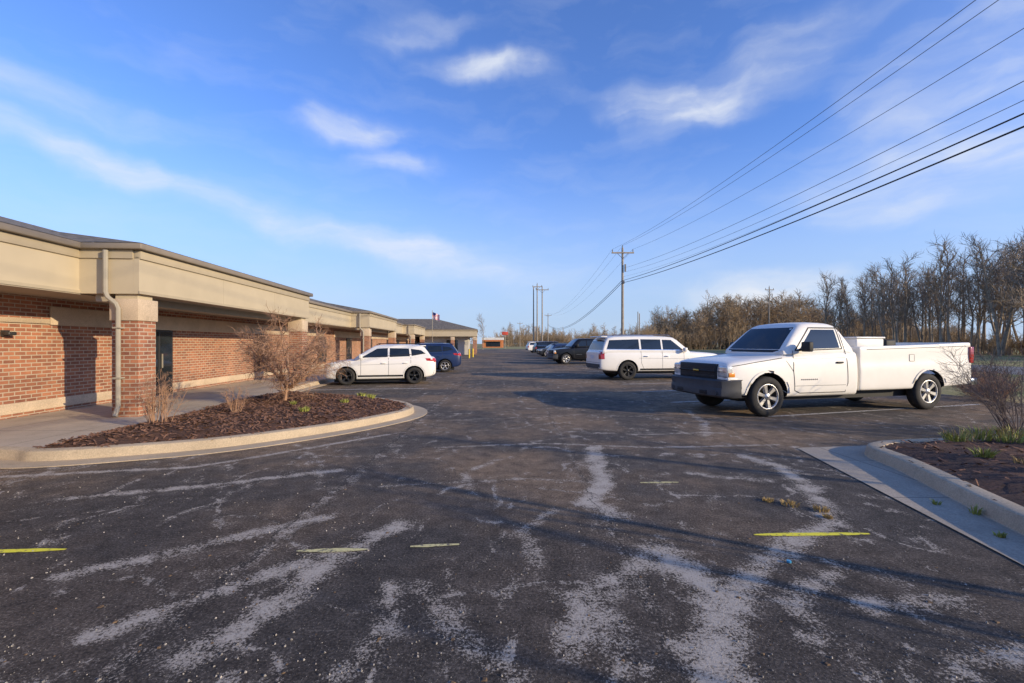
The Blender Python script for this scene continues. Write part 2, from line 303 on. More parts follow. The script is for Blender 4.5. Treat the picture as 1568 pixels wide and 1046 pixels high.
# ------------------------------------------------------------------ mulch beds
def inpoly(x,y,P):
    c=False;j=len(P)-1
    for i in range(len(P)):
        xi,yi=P[i];xj,yj=P[j]
        if (yi>y)!=(yj>y) and x<(xj-xi)*(y-yi)/(yj-yi)+xi: c=not c
        j=i
    return c
MCH=pmat('mulch_chips',(.19,.095,.055),.95,var=.6,scale=40)
def bed(name,P,step,z0=.118):
    x0=min(p[0] for p in P);x1=max(p[0] for p in P);y0=min(p[1] for p in P);y1=max(p[1] for p in P)
    ix={};vs=[];fs=[]
    nx_=int((x1-x0)/step)+1; ny_=int((y1-y0)/step)+1
    def dist(x,y):
        d=9
        for a,b in zip(P,P[1:]+P[:1]):
            dx,dy=b[0]-a[0],b[1]-a[1];L=dx*dx+dy*dy+1e-9;t=max(0,min(1,((x-a[0])*dx+(y-a[1])*dy)/L))
            d=min(d,math.hypot(x-a[0]-t*dx,y-a[1]-t*dy))
        return d
    def vid(i,j):
        if (i,j) in ix: return ix[(i,j)]
        x=x0+i*step;y=y0+j*step
        z=z0+.10*min(1,dist(x,y)/.5)+.018*noise.noise(Vector((x*9,y*9,0)))+.03*noise.noise(Vector((x*2,y*2,5)))
        ix[(i,j)]=len(vs);vs.append((x,y,z));return ix[(i,j)]
    for i in range(nx_):
        for j in range(ny_):
            if inpoly(x0+(i+.5)*step,y0+(j+.5)*step,P): fs.append((vid(i,j),vid(i+1,j),vid(i+1,j+1),vid(i,j+1)))
    par=mesh_obj(name,vs,fs,MUL,smooth=True)
    rnd=random.Random(len(vs)); cvs=[];cfs=[]
    for _ in range(7000):
        v=rnd.choice(vs); 
        if v[1]<1: continue
        x=v[0]+rnd.uniform(-.05,.05);y=v[1]+rnd.uniform(-.05,.05);z=v[2]+.010
        a=rnd.uniform(0,6.3);l=rnd.uniform(.015,.06);w_=rnd.uniform(.005,.016);t=rnd.uniform(-.5,.5)*l
        dx,dy=math.cos(a)*l,math.sin(a)*l;px,py=-math.sin(a)*w_,math.cos(a)*w_;i=len(cvs)
        cvs+=[(x-dx-px,y-dy-py,z-t),(x+dx-px,y+dy-py,z+t),(x+dx+px,y+dy+py,z+t+.008),(x-dx+px,y-dy+py,z-t+.008)];cfs.append((i,i+1,i+2,i+3))
    mesh_obj(name+'_chips',cvs,cfs,MCH,par)
    return par
inner=[]
for i,p in enumerate(L1s):
    if p.x>-6.75 and i>10:
        d=(L1s[min(len(L1s)-1,i+1)]-L1s[i-1]).normalized(); inner.append((p.x-d.y*.13,p.y+d.x*.13))
bedL=inner+[(-6.9,13.9),(-7.1,12.2),(-7.0,10.6),(-6.75,9.6),(-6.75,8.2),(-6.78,7.2)]
bed('mulch_bed',bedL,.07)
inner2=[]
for i,p in enumerate(L2s):
    d=(L2s[min(len(L2s)-1,i+1)]-L2s[max(0,i-1)]).normalized(); inner2.append((p.x-d.y*.14,p.y+d.x*.14))
bed('mulch_bed',inner2+[(16,-6)],.09)

# ------------------------------------------------------------------ trees / shrubs generators
def gen_branches(seed,stems,kids,lens,radii,spread,segs=4,trop=.15,wob=.16,t0=.25,sides=(6,5,3,3,3),lenf=.55):
    rnd=random.Random(seed); vs=[];fs=[]
    def rv(): return Vector((rnd.gauss(0,1),rnd.gauss(0,1),rnd.gauss(0,1)))
    def br(p,d,L,r,lev):
        ns=segs if lev<1 else (4 if lev<2 else 2)
        sd_=sides[min(lev,len(sides)-1)]; pts=[p.copy()];dirs=[d.copy()]
        for i in range(ns):
            d=(d+rv()*wob*(.4 if lev==0 else 1)+Vector((0,0,trop*(1 if lev else .4)))).normalized(); p=p+d*L/ns; pts.append(p.copy());dirs.append(d.copy())
        b0=len(vs)
        for i,q in enumerate(pts):
            rr=r*(1-.8*i/ns) ; dd=dirs[i]; u=dd.orthogonal().normalized(); w_=dd.cross(u)
            for k in range(sd_):
                t=2*math.pi*k/sd_; vs.append(q+(u*math.cos(t)+w_*math.sin(t))*rr)
        for i in range(ns):
            for k in range(sd_):
                a=b0+i*sd_+k;b_=b0+i*sd_+(k+1)%sd_; fs.append((a,b_,b_+sd_,a+sd_))
        if lev<len(kids):
            nk=kids[lev]
            for k in range(nk):
                t=t0+(1-t0)*(k+rnd.random()*.8)/nk if lev==0 else .15+.85*(k+rnd.random()*.8)/nk
                t=min(t,.99); f=t*ns;i=int(f);q=pts[i].lerp(pts[i+1],f-i); dd=dirs[i+1]
                side=rv(); side=(side-dd*side.dot(dd)).normalized(); an=R(rnd.uniform(*spread))
                nd=(dd*math.cos(an)+side*math.sin(an)).normalized()
                br(q,nd,lens[lev+1]*rnd.uniform(.6,1.15)*(1-lenf*t*(1 if lev==0 else .6)),max(radii[lev+1]*rnd.uniform(.7,1.1),.0015),lev+1)
    for p,d,L,r in stems: br(Vector(p),Vector(d).normalized(),L,r,0)
    return vs,fs
def meshdata(name,vf,mat):
    me=bpy.data.meshes.new(name);me.from_pydata([tuple(v) for v in vf[0]],[],vf[1]);me.update();me.materials.append(mat);return me
def add(name,me,loc,s=1,rz=0,parent=None,sz=None):
    o=bpy.data.objects.new(name,me);COL.objects.link(o);o.location=loc;o.rotation_euler=(0,0,rz);o.scale=(s,s,sz or s)
    if parent:o.parent=parent
    return o
TREES=[]
for s in range(6):
    TREES.append(meshdata('bare_tree_mesh%d'%s,gen_branches(s*7+1,[((0,0,0),(random.Random(s).uniform(-.05,.05),0.03,1),13.6,.19)],(14,6,4),(13.,4.0,1.9,1.0),(.19,.075,.040,.026),(25,55),segs=7,t0=.32,trop=.15,lenf=.5),MBR))
TF=[]
for s in range(5):
    TF.append(meshdata('far_tree_mesh%d'%s,gen_branches(s*5+3,[((0,0,0),(.04,-.03,1),13.5,.22)],(15,7,4),(13.5,4.6,2.5,1.4),(.22,.10,.065,.045),(25,70),segs=6,t0=.10,trop=.12,lenf=.45),MBR2))
BR=[]
for s in range(3):
    rnd=random.Random(s+50)
    st=[((rnd.uniform(-1.8,1.8),rnd.uniform(-1.5,1.5),0),(rnd.uniform(-.5,.5),rnd.uniform(-.5,.5),1),rnd.uniform(1.6,3.4),.03) for _ in range(24)]
    BR.append(meshdata('brush_mesh%d'%s,gen_branches(s+77,st,(7,4),(3,1.2,.6),(.03,.022,.018),(20,55),trop=.08),MBR2))
rnd=random.Random(5)
tl=empty('bare_tree_line')
for k in range(135):
    t=rnd.random(); y=30+t*66; x=58+rnd.uniform(0,22)+(y-50)*.10
    if y<46: x+=5
    add('tree',rnd.choice(TREES),(x,y,0),rnd.uniform(.80,1.12),rnd.uniform(0,6.3),tl)
for k in range(75):
    y=32+rnd.random()*66; add('brush',rnd.choice(BR),(66+rnd.uniform(0,16),y,0),rnd.uniform(.6,1.2),rnd.uniform(0,6.3),tl)
tl2=empty('distant_woods')
for k in range(260):
    y=rnd.uniform(122,190); x=y*rnd.uniform(.31,.88)
    hs=.92+.10*math.sin(x*.09)+rnd.uniform(-.16,.14)
    if x/y<.42: hs*=.8
    if x/y>.68: hs*=.72
    add('tree',rnd.choice(TF),(x,y,0),hs,rnd.uniform(0,6.3),tl2)
for k in range(150):
    y=rnd.uniform(118,150); x=y*rnd.uniform(.28,.98); add('brush',rnd.choice(BR),(x,y,0),rnd.uniform(1.2,2.2),rnd.uniform(0,6.3),tl2)
for k in range(120):
    y=rnd.uniform(240,400); x=y*rnd.uniform(-.02,.42); add('tree',rnd.choice(TF),(x,y,0),rnd.uniform(.45,.95),rnd.uniform(0,6.3),tl2)
for k in range(120):
    y=rnd.uniform(230,330); x=y*rnd.uniform(-.03,.42); add('brush',rnd.choice(BR),(x,y,0),rnd.uniform(1.5,2.8),rnd.uniform(0,6.3),tl2)
for k in range(40):
    y=rnd.uniform(260,400); x=y*rnd.uniform(-.6,-.04); add('tree',rnd.choice(TF),(x,y,0),rnd.uniform(.4,.8),rnd.uniform(0,6.3),tl2)
add('bare_tree',TREES[2],(-7.6,118,0),.62,0)
MBT=pmat('bark_tan',(.38,.28,.18),.9,var=.3)
nt1=meshdata('small_tree',gen_branches(91,[((0,0,0),(-.05,.05,1),5.2,.075)],(16,9,5),(5,2.5,1.1,.5),(.075,.028,.014,.009),(25,60),segs=6,t0=.25,trop=.10,lenf=.35),MBT)
add('bare_tree',nt1,(20.6,17.2,0),.92,1.0)
# ornamental trees on the near right island (their long shadows cross the lot)
sh=[meshdata('ornamental_tree%d'%s,gen_branches(300+s,[((0,0,0),(.02,.03,1),3.3,.06)],(7,4,3),(3,1.5,.7,.35),(.06,.025,.012,.006),(20,50),segs=6,t0=.32,trop=.2),MBR) for s in range(3)]
add('bare_tree',sh[0],(8.1,.35,.1),.95,0); add('bare_tree',sh[1],(10.4,2.25,.1),1.0,2); add('bare_tree',sh[2],(6.6,-1.0,.1),.60,4); add('bare_tree',sh[0],(14.5,.9,.1),1.15,3); add('bare_tree',sh[1],(7.6,-.35,.1),.8,5)
# shrubs
def shrub(name,loc,h,w_,seed,mat,n=26,kids=(8,5),th=.008,flare=.7,base=.1):
    rnd=random.Random(seed); st=[]
    for _ in range(n):
        a=rnd.uniform(0,6.3);f=rnd.uniform(.05,flare)
        st.append(((math.cos(a)*base*rnd.random(),math.sin(a)*base*rnd.random(),-.03),(math.cos(a)*f,math.sin(a)*f,1),h*rnd.uniform(.65,1.0),th))
    me=meshdata(name,gen_branches(seed,st,kids,(h,w_*.32,w_*.15),(th,th*.5,th*.35),(20,65),trop=.04,wob=.18),mat)
    return add(name,me,loc)
rnd=random.Random(4)
st=[((0,0,-.03),(.05,.02,1),.5,.05)]+[((0.02*k,0,.30),(math.cos(k*1.1)*rnd.uniform(.6,1.6),math.sin(k*1.1)*rnd.uniform(.5,1.4),1),rnd.uniform(1.1,1.7),.024) for k in range(11)]
add('bare_ornamental_shrub',meshdata('ornamental_shrub',gen_branches(23,st,(12,7,4),(1.5,.75,.38,.2),(.024,.010,.006,.0035),(25,75),trop=.0,wob=.2,t0=.2),MTW),(-5.5,11.0,.2),1.1)
shrub('bare_shrub',(-6.2,7.95,.17),1.02,.85,12,MTW,n=26,kids=(8,4),th=.007,flare=.45,base=.2)
shrub('bare_shrub',(-5.6,9.2,.2),.62,.6,13,MTW,n=16,kids=(6,4),th=.006,flare=.6)
shrub('bare_shrub',(8.15,7.35,.2),1.55,1.9,14,MTW2,n=30,kids=(9,5),th=.008,flare=1.0,base=.2)
shrub('bare_shrub',(9.8,7.6,.2),1.9,1.6,15,MTW2,n=36,kids=(10,5),th=.009,flare=.9,base=.2)
shrub('bare_shrub',(7.7,6.1,.2),.85,1.3,17,MTW2,n=24,kids=(8,4),th=.007,flare=1.1,base=.2)
shrub('bare_shrub',(13.2,12.6,.0),.9,1.4,16,MTW,n=40,kids=(10,5),th=.009,flare=1.1,base=.3)
shrub('bare_shrub',(14.0,13.6,.0),.9,1.4,19,MTW,n=40,kids=(10,5),th=.009,flare=1.1,base=.3)
def tufts(name,items,mat,blade=.012,n=60):
    rnd=random.Random(len(items)*7+3);vs=[];fs=[]
    for (x,y,z,h,r) in items:
        for _ in range(n):
            a=rnd.uniform(0,6.3);q=r*math.sqrt(rnd.random());bx=x+math.cos(a)*q*.6;by=y+math.sin(a)*q*.6
            hh=h*rnd.uniform(.5,1);lean=rnd.uniform(.1,.9)*hh;b=rnd.uniform(0,6.3);wx,wy=math.cos(b)*blade,math.sin(b)*blade
            p1=(bx+math.cos(a)*lean*.35,by+math.sin(a)*lean*.35,z+hh*.65);p2=(bx+math.cos(a)*lean,by+math.sin(a)*lean,z+hh)
            i=len(vs);vs+=[(bx-wx,by-wy,z),(bx+wx,by+wy,z),(p1[0]+wx,p1[1]+wy,p1[2]),(p1[0]-wx,p1[1]-wy,p1[2]),p2]
            fs+=[(i,i+1,i+2,i+3),(i+3,i+2,i+4)]
    return mesh_obj(name,vs,fs,mat)
tufts('green_plants',[(-4.25,9.3,.2,.13,.14),(-3.9,10.6,.2,.13,.13),(-3.6,11.6,.2,.14,.15),(-4.0,12.1,.2,.12,.15),(-5.0,10.4,.2,.1,.1),
 (6.35,6.5,.18,.18,.22),(6.9,6.75,.18,.22,.25),(7.5,6.8,.18,.20,.3),(8.1,6.3,.2,.2,.25),(5.75,5.55,.2,.15,.13),(5.75,4.85,.22,.17,.14),(5.6,4.4,.22,.18,.13),(6.1,5.0,.22,.16,.18),(7.0,6.4,.18,.16,.2)],MLF,.006,80)
tufts('dry_stalks',[(6.5,6.6,.18,.22,.3),(7.2,6.7,.18,.25,.35),(7.9,6.5,.18,.25,.3),(5.9,5.2,.2,.14,.2)],MDG,.004,60)
tufts('gutter_weeds',[(4.33,4.25,.005,.09,.06),(4.2,4.5,.005,.06,.05),(4.02,3.75,.005,.05,.05)],MLF,.005,26)
tufts('dry_grass_clump',[(2.75,4.5,.0,.05,.13),(2.95,4.35,.0,.05,.1),(2.6,4.62,.0,.04,.08),(2.9,4.18,0,.03,.06)],MDG,.004,80)
def stones(name,cnt,seed,smin,smax,mat,flat=1.):
    rnd=random.Random(seed);vs=[];fs=[]
    for _ in range(cnt):
        y=1.3+abs(rnd.gauss(0,1))*2.4; x=rnd.uniform(-1.25,1.25)*y; s=smin+(smax-smin)*rnd.random()**3
        if x>3.4 or x<-6: continue
        if noise.noise(Vector((x*.9,y*.9,seed)))<-.1 and rnd.random()<.7: continue
        i=len(vs); a=rnd.uniform(0,6.3)
        for k in range(4): vs.append((x+math.cos(a+k*1.57)*s*rnd.uniform(.5,1.3),y+math.sin(a+k*1.57)*s*rnd.uniform(.5,1.3),.001))
        for k in range(4): vs.append((x+math.cos(a+k*1.57)*s*.55,y+math.sin(a+k*1.57)*s*.55,s*rnd.uniform(.5,1.)*flat+.002))
        fs+=[(i+4,i+5,i+6,i+7)]+[(i+k,i+(k+1)%4,i+4+(k+1)%4,i+4+k) for k in range(4)]
    mesh_obj(name,vs,fs,mat)
stones('loose_gravel',5200,8,.0016,.0085,pmat('stone_chips',(.32,.285,.235),.9,var=.75,scale=90))
stones('leaf_debris',420,9,.006,.02,pmat('dead_leaves',(.16,.10,.05),.9,var=.5,scale=60),.25)
tube('bottle_cap',[(2.02,3.32,0.004),(2.02,3.32,.018)],.016,pmat('blue_plastic',(.05,.3,.5),.4),None,10)

# ------------------------------------------------------------------ office building
B=empty('brick_office_building',(-7.49,9.14,0),R(90)+math.atan(.069))
def bb(n,lo,hi,m,bev=0): return box(n,lo,hi,m,B,bev)
X0,X1=-14.,66.
PW=2.4
bb('wall',(X0,PW,0),(X1,PW+.3,2.7),MB)
bb('wall_back',(X0,13,0),(X1,13.3,3.5),MB)
bb('base_brick_ledge',(X0,PW-.03,0.13),(X1,PW,.21),MB)
bb('stone_band_low',(X0,PW-.05,.21),(X1,PW,.42),MS,.01)
bb('stone_band_high',(X0,PW-.04,2.02),(0.8,PW,2.12),MS,.008)
bb('soffit',(X0,1.13,2.58),(X1,PW,2.62),MSO)
def fascia(x0,x1,y,tag):
    bb('fascia_panel_'+tag,(x0,y,2.6),(x1,y+.10,3.34),MF)
    bb('fascia_drip_'+tag,(x0-.01,y-.02,2.6),(x1+.01,y,2.66),MF2)
    bb('fascia_upper_'+tag,(x0-.0,y-.035,3.30),(x1,y+.10,3.47),MF2,.006)
    bb('gutter_'+tag,(x0,y-.13,3.475),(x1,y+.10,3.60),MGU,.02)
    n=int((x1-x0)/3.05)
    for k in range(1,n+1):
        xx=x0+k*(x1-x0)/(n+1); bb('panel_joint_%s_%d'%(tag,k),(xx-.005,y-.002,2.661),(xx+.005,y,3.30),MF2)
def endfascia(x,y0,y1,s,tag):
    a,b_=(x,x+.10) if s<0 else (x-.10,x)
    bb('fascia_end_'+tag,(a,y0+.102,2.6),(b_,y1,3.34),MF)
    a2,b2=(x-.035,x+.1) if s<0 else (x-.1,x+.035)
    bb('fascia_end_upper_'+tag,(a2,y0+.102,3.303),(b2,y1,3.473),MF2)
    a3,b3=(x-.13,x+.1) if s<0 else (x-.1,x+.13)
    bb('gutter_end_'+tag,(a3,y0-.128,3.478),(b3,y1,3.597),MGU,.02)
def column(x,y,tag,w_=.5):
    bb('column_'+tag,(x,y,.1),(x+w_,y+w_,2.06),MB)
    bb('column_cap_'+tag,(x-.03,y-.03,2.06),(x+w_+.03,y+w_+.03,2.50),MS,.012)
    bb('column_neck_'+tag,(x+.04,y+.04,2.50),(x+w_-.04,y+w_-.04,2.6),MF)
prev=X0
for k,xs_ in enumerate([0,19,38]):
    xe=xs_+9.05; t='p%d'%k
    fascia(prev,xs_,1.13,'r%d'%k); fascia(xs_,xe,0,t); endfascia(xs_,0,1.13,-1,t+'a'); endfascia(xe,0,1.13,1,t+'b')
    bb('porch_soffit_'+t,(xs_+.1,.1,2.61),(xe-.1,1.13,2.65),MSO)
    bb('porch_beam_'+t,(xs_+.1,.62,2.45),(xe-.1,.9,2.61),MSO)
    column(xs_+.03,.04,t+'a'); column(xe-.58,.04,t+'b')
    bb('stucco_band_'+t,(xs_+.8,PW-.045,2.0),(xe+9.9-1,PW,2.40),MS,.01)
    A=(xs_-.13,-.13,3.6);Bp=(xe+.13,-.13,3.6);C=(xs_+2.4,3.8,4.4);D=(xe-2.4,3.8,4.4);E=(xs_-.13,1.2,3.6);Fp=(xe+.13,1.2,3.6)
    mesh_obj('porch_roof_'+t,[A,Bp,D,C,E,Fp],[(0,1,2,3),(4,0,3),(1,5,2)],MR,B)
    y=.56
    tube('downspout_'+t,[(xs_-.10,y,3.45),(xs_-.10,y,2.62),(xs_-.10,.52,2.52),(xs_-.06,.40,2.40),(xs_-.05,.36,2.3),(xs_-.05,.36,.35),(xs_-.14,.36,.16)],.045,MDS,B,8)
    for zz in (.9,1.9): bb('strap_%s_%d'%(t,int(zz*10)),(xs_-.11,.29,zz),(xs_+.03,.43,zz+.03),MDS)
    def win(x0,x1,z0,z1,tag):
        bb('window_frame_'+tag,(x0-.06,PW-.05,z0-.06),(x1+.06,PW-.02,z1+.0),MDK); bb('window_pane_'+tag,(x0,PW-.062,z0),(x1,PW-.052,z1-.05),MGL)
    win(xs_+3.5,xs_+4.6,.18,1.99,t+'door'); bb('door_mull_'+t,(xs_+4.02,PW-.075,.18),(xs_+4.08,PW-.063,1.94),MDK); bb('door_pull_'+t,(xs_+4.14,PW-.10,.9),(xs_+4.17,PW-.076,1.3),MDS)
    win(xs_+10.0,xs_+10.75,.55,1.99,t+'w1'); win(xs_+17.0,xs_+18.2,.55,1.99,t+'w2')
    prev=xe
fascia(prev,54,1.13,'r9')
bb('wall_light_plate',(-.2,PW-.06,1.74),(-.08,PW,1.86),MDK); bb('wall_light_shade',(-.22,PW-.18,1.76),(-.06,PW-.06,1.83),MDK,.02)
yr=7.1;zr=3.6+.28*(yr-1.0);
mesh_obj('roof',[(X0,1.0,3.6),(X1,1.0,3.6),(X1,yr,zr),(X0,yr,zr),(X1,13.3,3.6),(X0,13.3,3.6)],[(0,1,2,3),(3,2,4,5),(1,4,2),(5,0,3)],MR,B)
wx0,wx1,wy=54.,67.,-6.3
MWH=pmat('pale_siding',(.55,.52,.46),.7,var=.06)
bb('wing_wall',(wx0+1.6,wy+1.2,0),(wx1-.5,1.2,2.7),MWH)
bb('wing_soffit',(wx0,wy,2.58),(wx1,1.13,2.62),MSO)
fascia(wx0,wx1,wy,'w'); endfascia(wx0,wy,1.2,-1,'w')
for i,(cx,cy) in enumerate([(wx0+.05,wy+.05),(wx0+.05,-3.2),(wx0+6,wy+.05),(wx1-.6,wy+.05)]): column(cx,cy,'w%d'%i)
mesh_obj('wing_roof',[(wx0-.13,wy-.13,3.6),(wx1+.1,wy-.13,3.6),(wx1+.1,8,3.6),(wx0-.13,8,3.6),((wx0+wx1)/2,wy+6.2,5.35),((wx0+wx1)/2,6,5.35)],[(0,1,4),(1,2,5,4),(2,3,5),(3,0,4,5)],MR,B)
bb('wing_window',(wx0+1.58,-3.6,.5),(wx0+1.598,-2.0,2.1),MGL)
fl=empty('flagpole',(-9.1,52,0)); tube('pole',[(0,0,0),(0,0,5.4)],.03,MDS,fl,8)
m,nt2,b=newmat('flag_cloth'); cc=objco(nt2); sp=N(nt2,'ShaderNodeSeparateXYZ',{0:cc})
st=M(nt2,'GREATER_THAN',M(nt2,'FRACT',M(nt2,'MULTIPLY',sp.outputs[2],6.5)),.5)
cn=M(nt2,'MULTIPLY',M(nt2,'LESS_THAN',sp.outputs[0],.45),M(nt2,'GREATER_THAN',sp.outputs[2],4.85))
nt2.links.new(mix(nt2,cn,mix(nt2,st,(.6,.04,.05),(.8,.8,.8)),(.03,.04,.2)),b.inputs['Base Color'])
vs=[];fs=[]
for i in range(13):
    for j in range(7): vs.append((i*.07,.08*math.sin(i*.9),4.5+j*.12-.03*i))
for i in range(12):
    for j in range(6): a=i*7+j; fs.append((a,a+7,a+8,a+1))
mesh_obj('flag',vs,fs,m,fl,True)
DB=empty('orange_roadside_building',(-6.5,175,0))
MO=pmat('orange_siding',(.55,.20,.07),.8); box('walls',(-5,0,0),(3,8,3.0),MO,DB); box('parapet',(-5.2,-.2,3.0),(3.2,8.2,3.9),pmat('white_parapet',(.7,.68,.62),.7),DB)
box('shopfront',(-3.5,-.05,.4),(2,-.01,2.3),MGL,DB); box('awning',(-4,-.9,2.4),(2.5,-.05,2.7),MO,DB)
ps=empty('roadside_sign',(-2.3,150,0)); tube('post',[(0,0,0),(0,0,4.6)],.12,MDS,ps,8); box('sign_panel',(-1,-.12,4.4),(1,.12,5.5),pmat('sign_red',(.6,.08,.04),.5),ps,.03)

# ------------------------------------------------------------------ poles & wires
def upole(loc,H,arm=1.1,r=.15,extra=()):
    e=empty('utility_pole',loc); tube('shaft',[(0,0,0),(0,0,H)],r*1.15,MWD,e,12,r*.7)
    if arm:
        box('crossarm',(-arm-.1,-.16,H-.62),(arm+.1,-.05,H-.48),MWD,e)
        for x in (-arm,0,arm): tube('insulator',[(x,-.1,H-.48),(x,-.1,H-.2)] if x else [(0,0,H),(0,0,H+.28)],.05,MWI2,e,8)
        tube('brace',[(-.6,-.11,H-.6),(0,-.16,H-1.2)],.025,MWI2,e,6); tube('brace_2',[(.6,-.11,H-.6),(0,-.16,H-1.2)],.025,MWI2,e,6)
    return e
e=upole((11.9,49,0),11.9); box('bracket',(-.1,-.5,8.0),(.1,-.15,8.3),MWI2,e); tube('switch',[(.25,-.2,9.3),(.25,-.2,10.1)],.09,MWI2,e,8)
upole((11.9,-30,0),11.9); upole((12.5,158,0),11.9)
for x,y,h,a in ((4.4,93,13.2,0),(5.25,95,14,.9),(6.1,92,13,1.2),(28.,100,8.2,.0),(52,92,13,0.8),(3.5,200,11,1.1)): upole((x,y,0),h,a,.14)
tube('lamp_post',[(16.6,60,0),(16.6,60,5.8)],.06,MDS,None,8)
def wires(name,ws,mat):
    cu=bpy.data.curves.new(name,'CURVE');cu.dimensions='3D';cu.bevel_depth=1.0;cu.bevel_resolution=1
    for a,b_,sag,r in ws:
        s=cu.splines.new('POLY');n=48;s.points.add(n)
        for i in range(n+1):
            t=i/n;p=Vector(a).lerp(Vector(b_),t);p.z-=4*sag*t*(1-t);s.points[i].co=(*p,1);s.points[i].radius=r
    cu.materials.append(mat);o=bpy.data.objects.new(name,cu);COL.objects.link(o)
ws=[]
for x in (10.8,11.9,13.0):
    z=11.75 if x!=11.9 else 12.15
    ws.append(((x,49,z),(x,-30,z),2.15,.009)); ws.append(((x,49,z),(x+.5,158,z),2.6,.010))
ws.append(((11.9,49,9.7),(11.9,-30,9.7),2.0,.010)); ws.append(((12.1,49,9.3),(12.1,-30,9.3),1.95,.008)); ws.append(((12.0,49,8.8),(12.0,-30,8.8),1.8,.006))
wires('power_lines',ws,MWI2)
wires('telephone_cables',[((11.8,48.9,8.35),(11.8,-30,8.35),1.45,.020),((11.8,48.9,8.1),(11.8,-30,8.1),1.5,.023),((11.8,49,8.35),(12.4,158,8.35),3.0,.028),((11.8,49,8.1),(12.4,158,8.1),3.0,.028)],MWI)

# ------------------------------------------------------------------ vehicles
def paint(name,col,rough=.3,metal=0,coat=.6,spec=.5): return pmat(name,col,rough,metal,var=.03,scale=1.5,coat=coat,spec=spec)
PW_=pmat('white_paint_body',(.84,.80,.72),.42,0,var=.04,scale=2.5,coat=.25,spec=.35); PW2=paint('pearl_white',(.80,.77,.71),.35,0,.4); PBL=paint('blue_body',(.015,.03,.09),.3,0,.35,.4); PBK=paint('black_body',(.006,.006,.008),.3,0,.2,.25)
PSV=paint('silver_body',(.42,.43,.45),.3,.5); PRD=paint('red_body',(.30,.02,.02)); PGY=paint('grey_body',(.04,.042,.045),.3,0,.3,.4)
MTY=pmat('tyre_rubber',(.026,.024,.022),.85,var=.3,scale=10); MAL=pmat('alloy',(.52,.50,.47),.35,.7,var=.15,scale=14); MAB=pmat('alloy_dark',(.03,.03,.032),.4,.5)
MCG=pmat('car_glass',(.012,.016,.018),.04,var=.2,spec=.7); MPL=pmat('black_plastic',(.022,.022,.023),.6,spec=.3); MPG=pmat('grey_plastic',(.062,.063,.066),.6,spec=.3)
MHL=pmat('headlight_lens',(.68,.66,.60),.12,.25,var=.2,scale=12,coat=1); MTL=pmat('tail_lens',(.42,.012,.012),.15,var=.2,coat=1); MAM=pmat('amber_lens',(.75,.27,.03),.2,coat=1)
MCHR=pmat('chrome',(.7,.7,.7),.15,1.); MSEAM=pmat('seam',(.05,.05,.05),.8); MPLT=pmat('licence_plate',(.6,.62,.66),.5)
MGOLD=pmat('gold_emblem',(.55,.38,.08),.3,.8)
def lathe(prof,n=28):
    vs=[];fs=[];m=len(prof)
    for k in range(n):
        t=2*math.pi*k/n
        for y,r in prof: vs.append((r*math.cos(t),y,r*math.sin(t)))
    for k in range(n):
        for i in range(m-1):
            a=k*m+i;b_=((k+1)%n)*m+i; fs.append((a,b_,b_+1,a+1))
    return vs,fs
def wheel(par,loc,side,r,rimmat,spokes=6,wd=.12,steer=0):
    e=bpy.data.objects.new('wheel',None);COL.objects.link(e);e.parent=par;e.location=loc;e.rotation_euler=(0,0,(0 if side>0 else math.pi)+steer)
    e.empty_display_size=.1
    q=.63
    v,f=lathe([(-wd,.55*r),(-wd*1.05,.78*r),(-wd*.95,.93*r),(-wd*.7,.99*r),(0,r),(wd*.7,.99*r),(wd*.95,.93*r),(wd*1.06,.80*r),(wd*.98,(q+.01)*r),(wd*.7,(q-.01)*r)])
    mesh_obj('tyre',v,f,MTY,e,True)
    v,f=lathe([(wd*.96,(q+.015)*r),(wd*.98,(q-.02)*r),(wd*.75,(q-.06)*r),(-wd*.3,(q-.08)*r),(-wd*.3,.0)]); mesh_obj('rim_barrel',v,f,MAB,e,True)
    v,f=lathe([(wd*.94,(q+.02)*r),(wd*1.02,(q+.0)*r),(wd*1.0,(q-.05)*r),(wd*.8,(q-.07)*r)]); o=mesh_obj('rim_lip',v,f,rimmat,e,True)
    v,f=lathe([(wd*.3,.2*r),(wd*.85,.17*r),(wd*.95,.13*r),(wd*.9,.07*r),(wd*1.02,.06*r),(wd*1.02,0.0)],16); mesh_obj('hub',v,f,rimmat,e,True)
    vs=[];fs=[]
    for k in range(spokes):
        t=2*math.pi*k/spokes+.3; c,s=math.cos(t),math.sin(t)
        i=len(vs)
        for rr,hw,y in ((.12*r,.065*r,wd*.82),((q-.03)*r,.12*r,wd*.93)):
            for yy,hh in ((y-.05,hw*1.2),(y,hw*.8)):
                for sg in (-1,1): vs.append((c*rr-s*hh*sg,yy,s*rr+c*hh*sg))
        fs+=[(i+2,i+3,i+7,i+6),(i+0,i+2,i+6,i+4),(i+1,i+5,i+7,i+3)]
    mesh_obj('spokes',vs,fs,rimmat,e)
    return e
def loft(stations,ringf):
    vs=[];fs=[];m=None
    for st in stations:
        rg=ringf(*st); m=len(rg)
        vs+=[(st[0],y,z) for y,z in rg]
    n=len(stations)
    for i in range(n-1):
        for k in range(m):
            a=i*m+k;b_=i*m+(k+1)%m; fs.append((a,b_,b_+m,a+m))
    fs.append(tuple(range(m))[::-1]);fs.append(tuple(range((n-1)*m,n*m)))
    return vs,fs
def body_ring(x,zb,zt,hw):
    h=zt-zb
    half=[(hw*.5,zb),(hw*.90,zb),(hw*.975,zb+.05*h),(hw*1.0,zb+.30*h),(hw*1.0,zb+.55*h),(hw*.985,zb+.78*h),(hw*.965,zt-.07*h),(hw*.90,zt),(hw*.5,zt+.02)]
    return [(y,z) for y,z in half]+[(-y,z) for y,z in half[::-1]]
